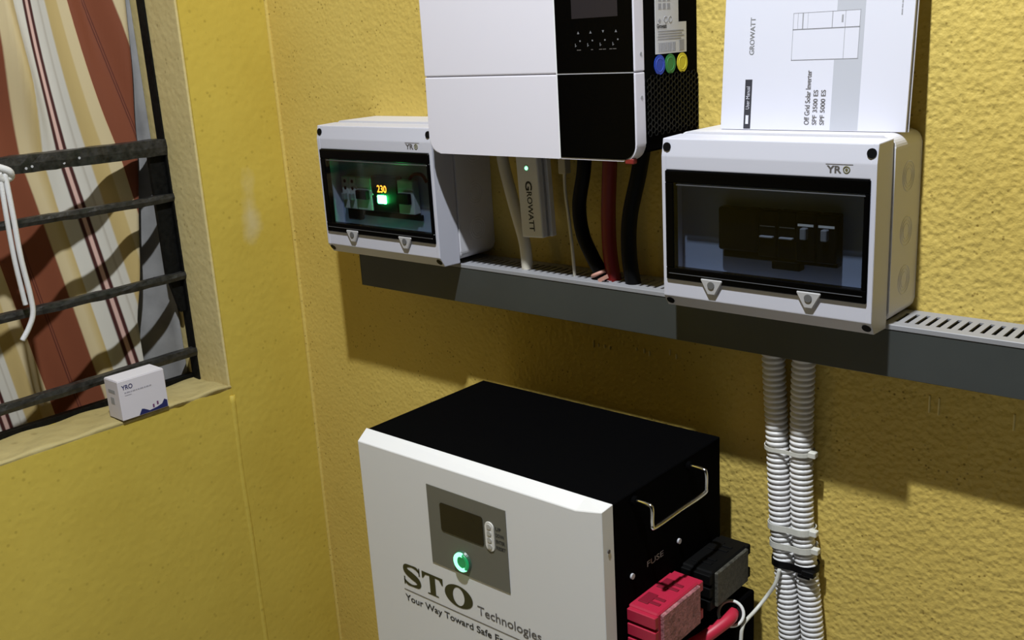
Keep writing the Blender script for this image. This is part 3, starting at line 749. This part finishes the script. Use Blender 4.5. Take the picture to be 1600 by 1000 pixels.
# folded front panel, its upper edge bent back
bm = bmesh.new()
F = [(SX0 + .003, .05), (SX1 - .0005, .05), (SX1 - .0005, .9195), (-.678, .9118), (SX0 + .003, .9098)]
Bk = [(SX0, .05), (SX1 + .0008, .05), (SX1 + .0008, ST + .0008), (-.678, ST + .0008), (SX0, ST + .0008)]
A = [bm.verts.new((x, yfp, z)) for x, z in F]; B = [bm.verts.new((x, SYF + .0002, z)) for x, z in Bk]
bm.faces.new(A); bm.faces.new(B[::-1])
for i in range(5): bm.faces.new((A[i], B[i], B[(i + 1) % 5], A[(i + 1) % 5]))
bmesh.ops.recalc_face_normals(bm, faces=bm.faces)
bmesh.ops.bevel(bm, geom=list(bm.edges), offset=.0008, segments=1, affect='EDGES')
fp = bat.part('front_panel', bm, m_batt_white, label='white folded sheet front panel')
bat.part('panel_screw', disc((SX1 + .0006, -.3005, .8665), (1, 0, 0), .0026, .0006, 10), m_textgrey)
pn = bat.part('control_panel', box((-.9300, yfp - .0010, .7645), (-.7895, yfp + .001, .8800)), m_panelgrey, label='olive grey control panel')
yp = yfp - .0010
bat.part('lcd_display', prism(rrect(-.9065, -.8295, .8190, .8600, .004), 1, yp - .0008, yp + .0005), m_lcd, pn)
bat.part('button_strip', prism(rrect(-.8255, -.8105, .8160, .8570, .0070), 1, yp - .0012, yp + .0005, .0004, 1), m_pill, pn)
for k in range(4):
    bat.part('button', disc((-.8180, yp - .0012, .8505 - k * .0092), (0, -1, 0), .0036, .0010, 14), mat('button_grey', (.42, .41, .38), .4), pn)
bm = bmesh.new()
for k, s in enumerate(('UP', 'DOWN', 'ENTER', 'RESET')):
    lettering(bm, s, (-.8080, yp, .8478 - k * .0088), (1, 0, 0), (0, 0, 1), width=(.0095, .014, .015, .016)[k], height=.0050, bold=.02)
bat.part('button_lettering', bm, m_darkprint, pn)
pc = (-.8705, yp, .7845)
btn = bat.part('power_button', disc(pc, (0, -1, 0), .0155, .0028, 28, .0140), mat('button_steel', (.04, .10, .06), .35), label='round power button with green light ring')
bat.part('button_cap', disc((pc[0] + .001, yp - .0028, pc[2]), (0, -1, 0), .0080, .0014, 24), mat('green_cap', (.01, .13, .05), .35, emit=(.01, .45, .12), es=.25), btn)
bat.part('ring_light', tube(ring_path((pc[0], yp - .0032, pc[2]), (0, -1, 0), .0108, 26, math.radians(75), math.radians(310), (1, 0, 0)), .0030, 8), m_ring_green, btn)
bat.part('ring_light', tube(ring_path((pc[0], yp - .0030, pc[2]), (0, -1, 0), .0108, 14, math.radians(-50), math.radians(75), (1, 0, 0)), .0024, 8), m_ring_dim, btn)
# big serif letters S T O drawn as outlines
def poly_face(bm, outer, inner=None):
    y = yfp - .0004
    if inner is None:
        bm.faces.new([bm.verts.new((x, y, z)) for x, z in outer])
    else:
        A = [bm.verts.new((x, y, z)) for x, z in outer]; B = [bm.verts.new((x, y, z)) for x, z in inner]; n = len(A)
        for i in range(n): bm.faces.new((A[i], A[(i + 1) % n], B[(i + 1) % n], B[i]))
bm = bmesh.new()
lx0, lz0, lh = -.9950, .7105, .0320
# S: ribbon of changing width along a double bend plus two serif ticks
cs = []; N = 44
wS, cxS = .036, lx0 + .0185
ctrl = [(.0155, .0095), (.010, .0142), (0, .0150), (-.0105, .0130), (-.0128, .0085), (-.0095, .0040), (0, .0003), (.0100, -.0035), (.0135, -.0085), (.0108, -.0130), (0, -.0150), (-.0100, -.0140), (-.0165, -.0090)]
wid = [.0012, .0024, .0016, .0030, .0046, .0052, .0058, .0052, .0046, .0030, .0016, .0024, .0012]
pth = smooth_path([(p[0], p[1], wd) for p, wd in zip(ctrl, wid)], 6)
L_, Rr = [], []
for i, p in enumerate(pth):
    a = pth[max(0, i - 1)]; b = pth[min(len(pth) - 1, i + 1)]; d = Vector((b.x - a.x, b.y - a.y)).normalized(); n = Vector((-d.y, d.x))
    L_.append((cxS + p.x + n.x * p.z * .98, lz0 + lh / 2 + p.y + n.y * p.z * .98)); Rr.append((cxS + p.x - n.x * p.z * .98, lz0 + lh / 2 + p.y - n.y * p.z * .98))
va = [bm.verts.new((x, yfp - .0004, z)) for x, z in L_]; vb = [bm.verts.new((x, yfp - .0004, z)) for x, z in Rr]
for i in range(len(va) - 1): bm.faces.new((va[i], va[i + 1], vb[i + 1], vb[i]))
for sgn in (1, -1):
    c_ = (cxS + sgn * .0155, lz0 + lh / 2 + sgn * .0105)
    poly_face(bm, [(c_[0] - .0012, c_[1] - .0062), (c_[0] + .0012, c_[1] - .0062), (c_[0] + .0012, c_[1] + .0062), (c_[0] - .0012, c_[1] + .0062)][::1])
# T with slab and beaked serifs
tx = lx0 + .0395; tw = .041
z0, z1 = lz0, lz0 + lh
poly_face(bm, [(tx, z1), (tx, z1 - .0105), (tx + .0022, z1 - .0105), (tx + .0070, z1 - .0040), (tx + .0150, z1 - .0034), (tx + tw - .0150, z1 - .0034), (tx + tw - .0070, z1 - .0040), (tx + tw - .0022, z1 - .0105), (tx + tw, z1 - .0105), (tx + tw, z1)][::-1])
poly_face(bm, [(tx + .0150, z1 - .0034), (tx + .0150, z0 + .0022), (tx + .0098, z0 + .0016), (tx + .0098, z0), (tx + tw - .0098, z0), (tx + tw - .0098, z0 + .0016), (tx + tw - .0150, z0 + .0022), (tx + tw - .0150, z1 - .0034)])
# O with a slim counter
ox, ow = lx0 + .0835, .0525
def ell(cx, cz, a, b, n=40): return [(cx + a * math.cos(2 * PI * i / n), cz + b * math.sin(2 * PI * i / n)) for i in range(n)]
poly_face(bm, ell(ox + ow / 2, lz0 + lh / 2, ow / 2, lh / 2 + .0006), ell(ox + ow / 2, lz0 + lh / 2, ow / 2 - .0155, lh / 2 - .0022))
for f in bm.faces:
    f.normal_update()
    if f.normal.y > 0: f.normal_flip()
bat.part('brand_lettering', bm, m_olive, fp, label='large dark olive letters STO')
bm = bmesh.new(); lettering(bm, 'Technologies', (-.8510, yfp, .7080), (1, 0, 0), (0, 0, 1), width=.1095, height=.0175, depth=.0004, bold=.008)
bat.part('company_lettering', bm, m_textgrey, fp)
bm = bmesh.new(); lettering(bm, 'Your Way Toward Safe Energy', (-.9940, yfp, .6805), (1, 0, 0), (0, 0, 1), width=.2180, height=.0135, depth=.0004, bold=.014)
bat.part('slogan_lettering', bm, m_darkprint, fp)
bat.part('underline', box((-.9945, yfp - .0005, .7008), (-.7400, yfp, .7016)), m_textgrey, fp)
# bail handle
y1, y2, zh = -.2478, -.1275, .9100
hp = [(SX1 - .004, y1, zh), (SX1 + .020, y1, zh), (SX1 + .0255, y1, zh - .004), (SX1 + .0255, y1, zh - .024), (SX1 + .0262, y1 + .006, zh - .0295), (SX1 + .0262, (y1 + y2) / 2, zh - .0295), (SX1 + .0262, y2 - .006, zh - .0295), (SX1 + .0255, y2, zh - .024), (SX1 + .0255, y2, zh - .004), (SX1 + .020, y2, zh), (SX1 - .004, y2, zh)]
hd = bat.part('carry_handle', tube(smooth_path(hp, 5), .0027, 10), m_chrome, label='chrome wire handle')
for y in (y1, y2): bat.part('handle_boss', disc((SX1, y, zh), (1, 0, 0), .0060, .005, 14), m_black, hd)
for y, z in ((-.1523, .8151), (-.2561, .8138)):
    bat.part('side_screw', disc((SX1, y, z), (1, 0, 0), .0036, .0025, 12), m_print)
bm = bmesh.new(); lettering(bm, 'FUSE', (SX1, -.2235, .8105), (0, 1, 0), (0, 0, 1), width=.036, height=.0078, depth=.0004, bold=.005)
bat.part('fuse_lettering', bm, mat('dim_print', (.22, .22, .22), .6))
# red and black power connectors
def connector(nm, y0, y1, z0, z1, xo, m, lab_m, lbl):
    b = bmesh.new(); x0 = SX1 - .001; zm = (z0 + z1) / 2
    add_box(b, (x0, y0, z0), (xo - .004, y1, z1), .002, 1)
    for k in range(3):                                                # ribs towards the front end
        zz = z0 + (z1 - z0) * k / 3
        add_box(b, (x0 + .002, y0 - .006, zz + .0015), (xo - .004, y0 + .002, zz + (z1 - z0) / 3 - .0025), .001, 1)
    add_box(b, (x0 + .001, y1 - .002, z1 - .016), (xo - .003, y1 + .009, z1 - .002), .001, 1)
    add_box(b, (x0 + .001, y1 - .002, z0 + .004), (xo - .003, y1 + .009, z0 + .018), .001, 1)
    c = bat.part(nm, b, m, label=lbl)
    bat.part('connector_face', box((xo - .006, y0 + .006, z0 + .003), (xo, y1 - .002, z1 - .003), .0012, 1), lab_m, c)
    for k in range(2):
        yy = y0 + .012 + k * .040
        bb = bmesh.new()
        add_box(bb, (x0 + .006, yy, z1 - .0006), (x0 + .020, yy + .024, z1 + .0012), .0004, 1)
        add_box(bb, (x0 + .020, yy + .004, z1 - .0006), (x0 + .034, yy + .009, z1 + .0012), .0004, 1)
        add_box(bb, (x0 + .020, yy + .015, z1 - .0006), (x0 + .034, yy + .020, z1 + .0012), .0004, 1)
        bat.part('moulded_tongue', bb, mat('red_plastic_dark', (.20, .005, .02), .5) if nm.startswith('red') else m, c)
    return c
connector('red_connector', -.2640, -.1720, .7210, .7800, SX1 + .0455, m_red, mat('worn_red_grey', (.34, .13, .14), .6, bump=(300, 1, .002), var=(160, .45)), 'bright red power connector')
connector('black_connector', -.1440, -.0560, .7260, .7800, SX1 + .0480, mat('connector_black', (.003, .003, .003), .6, spec=.1), mat('worn_dark_grey', (.055, .052, .04), .6, bump=(300, 1, .002), var=(160, .5)), 'black power connector')
bm = bmesh.new(); add_box(bm, (SX1 - .001, -.100, .560), (SX1 + .052, SYB, .713), .002, 1)
gb = bat.part('gland_block', bm, m_black)
gc = (SX1 + .045, -.1005, .692)
bat.part('gland_ring', tube(ring_path((-.592, -.1040, .7035), (.42, -.74, .53), .0160, 28), .0022, 8, True), mat('pale_ring', (.75, .76, .72), .35), gb)
bat.part('gland_hole', disc((-.592, -.1015, .7020), (.42, -.74, .53), .0152, .001, 24), m_blackpl, gb)
for x in (SX0 + .05, SX1 - .05):
    for y in (SYF + .03, SYB - .04):
        bat.part('foot', disc((x, y, .0), (0, 0, 1), .022, .052, 18), m_blackpl)
cable('battery_lead', [(-.592, -.100, .702), (-.588, -.114, .703), (-.594, -.133, .697), (-.604, -.152, .688), (-.617, -.170, .678), (-.626, -.182, .664), (-.629, -.188, .64), (-.6295, -.188, .50), (-.6285, -.19, .30), (-.62, -.21, .12), (-.60, -.23, .012)], .0085, m_pinkred, 'red battery lead bending down from the pale ring', 'cable')

# ------------------------------------------------------------------ corrugated conduits, ties, stray wire
def conduit(pts, label):
    P = smooth_path(pts, 60); 
    ln = [0.0]
    for a, b in zip(P, P[1:]): ln.append(ln[-1] + (b - a).length)
    tot = ln[-1]; pit = .0074; ns = int(tot / pit * 6); Q = []; k = 0
    for i in range(ns + 1):
        s = tot * i / ns
        while k < len(ln) - 2 and ln[k + 1] < s: k += 1
        t_ = (s - ln[k]) / max(1e-9, ln[k + 1] - ln[k]); Q.append(P[k].lerp(P[k + 1], t_))
    prof = [.0150, .0150, .0143, .0124, .0124, .0143]
    return single('corrugated_conduit', tube(Q, lambda i: prof[i % 6], 18), m_conduit, label, 'conduit', pts[-1], 'corrugated conduits dropping from the duct')
YC = -.021
conduit([(-.5785, YC - .001, 1.070), (-.5775, YC - .001, 1.02), (-.5710, YC - .001, .92), (-.5650, YC - .001, .81), (-.5585, YC - .001, .755), (-.5490, YC - .001, .64), (-.5400, YC, .45), (-.538, YC, .25), (-.538, YC, .02)], 'left white corrugated conduit dropping from the duct beside the battery')
conduit([(-.5370, YC, 1.070), (-.5380, YC, 1.03), (-.5385, YC, .92), (-.5345, YC, .81), (-.5285, YC, .757), (-.5170, YC, .65), (-.5060, YC, .45), (-.504, YC, .25), (-.504, YC, .02)], 'right white corrugated conduit dropping from the duct, farther from the battery')
def zip_tie(z, xa, xb, m, label, wd, tilt, head):
    r = .0164; pts = []
    for k in range(13): a = PI / 2 + PI * k / 12; pts.append((xa + r * math.cos(a), YC + r * math.sin(a)))
    pts.append(((xa + xb) / 2, YC - r * .86))
    for k in range(13): a = -PI / 2 + PI * k / 12; pts.append((xb + r * math.cos(a), YC + r * math.sin(a)))
    pts.append(((xa + xb) / 2, YC + r * .86))
    zz = lambda x: z + (x - xa) * tilt
    t = Thing('cable_tie', label, 'cable tie', ((xa + xb) / 2, YC, z), 'cable ties around the conduits')
    bm = bmesh.new(); n = len(pts); th_ = .0010
    c = Vector(((xa + xb) / 2, YC))
    ri, ro = [], []
    for x, y in pts:
        d = (Vector((x, y)) - c).normalized() * th_
        ri.append((bm.verts.new((x, y, zz(x) - wd / 2)), bm.verts.new((x, y, zz(x) + wd / 2))))
        ro.append((bm.verts.new((x + d.x, y + d.y, zz(x) - wd / 2)), bm.verts.new((x + d.x, y + d.y, zz(x) + wd / 2))))
    for i in range(n):
        j = (i + 1) % n
        bm.faces.new((ro[i][0], ro[j][0], ro[j][1], ro[i][1])); bm.faces.new((ri[j][0], ri[i][0], ri[i][1], ri[j][1]))
        bm.faces.new((ri[i][1], ro[i][1], ro[j][1], ri[j][1])); bm.faces.new((ri[i][0], ri[j][0], ro[j][0], ro[i][0]))
    bmesh.ops.recalc_face_normals(bm, faces=bm.faces)
    t.part('strap', bm, m)
    hx, hy, hz, ex, tail = head
    t.part('tie_head', box((hx - ex, hy - .005, hz - .0040), (hx + ex, hy + .004, hz + .0040), .001, 1), m)
    if tail: t.part('tie_tail', box(*tail, .0006, 1), m)
zip_tie(.9150, -.5708, -.5385, m_nylon, 'uppermost pale cable tie around the two conduits', .0055, .02, (-.5200, YC - .006, .9170, .0050, None))
zip_tie(.8060, -.5648, -.5343, m_nylon, 'middle pale cable tie, upper of a close pair on the conduits', .0085, .06, (-.5160, YC - .006, .8090, .0048, None))
zip_tie(.7810, -.5618, -.5312, m_nylon, 'lowest pale cable tie just above the black one', .0085, .06, (-.5130, YC - .006, .7845, .0048, None))
zip_tie(.7550, -.5585, -.5285, m_blackpl, 'black cable tie around the two conduits', .0100, .05, (-.5170, YC - .016, .7555, .0085, ((-.532, YC - .0185, .7465), (-.515, YC - .0165, .7520))))
single('thin_wire', tube(smooth_path([(-.5565, -.0405, .750), (-.5600, -.0440, .730), (-.5705, -.0465, .709), (-.578, -.062, .6935), (-.578, -.088, .691), (-.578, -.0985, .687), (-.578, -.103, .669), (-.577, -.108, .60), (-.576, -.12, .3), (-.575, -.13, .006)], 8), .0026, 8), m_nylon, 'thin white wire bending out from behind the conduits', 'wire', (-.575, -.13, 0))

# ------------------------------------------------------------------ ceiling lamp, above the picture
lp = Thing('ceiling_lamp', 'bare white bulb in a holder on the ceiling', 'lamp', (LAMP.x, LAMP.y, CEIL))
lp.part('ceiling_rose', disc((LAMP.x, LAMP.y, CEIL - .025), (0, 0, 1), .045, .025, 24), mat('bakelite_white', (.7, .7, .68), .4))
lp.part('bulb_holder', disc((LAMP.x, LAMP.y, LAMP.z + .03), (0, 0, 1), .02, CEIL - .025 - LAMP.z - .03, 18), mat('bakelite_white', (.7, .7, .68), .4))
bm = bmesh.new(); bmesh.ops.create_uvsphere(bm, u_segments=20, v_segments=12, radius=.030, matrix=Matrix.Translation((LAMP.x, LAMP.y, LAMP.z + .034)))
lp.part('bulb', bm, m_bulb, smooth=True)
ld = bpy.data.lights.new('bulb_light', 'AREA'); ld.shape = 'DISK'; ld.size = 0.06; ld.energy = LAMP_POWER; ld.color = (0.90, 0.95, 1.0)
lo_ = bpy.data.objects.new('bulb_light', ld); COL.objects.link(lo_); lo_.location = LAMP - Vector((LAMP.x, LAMP.y, CEIL)); lo_.parent = lp.e
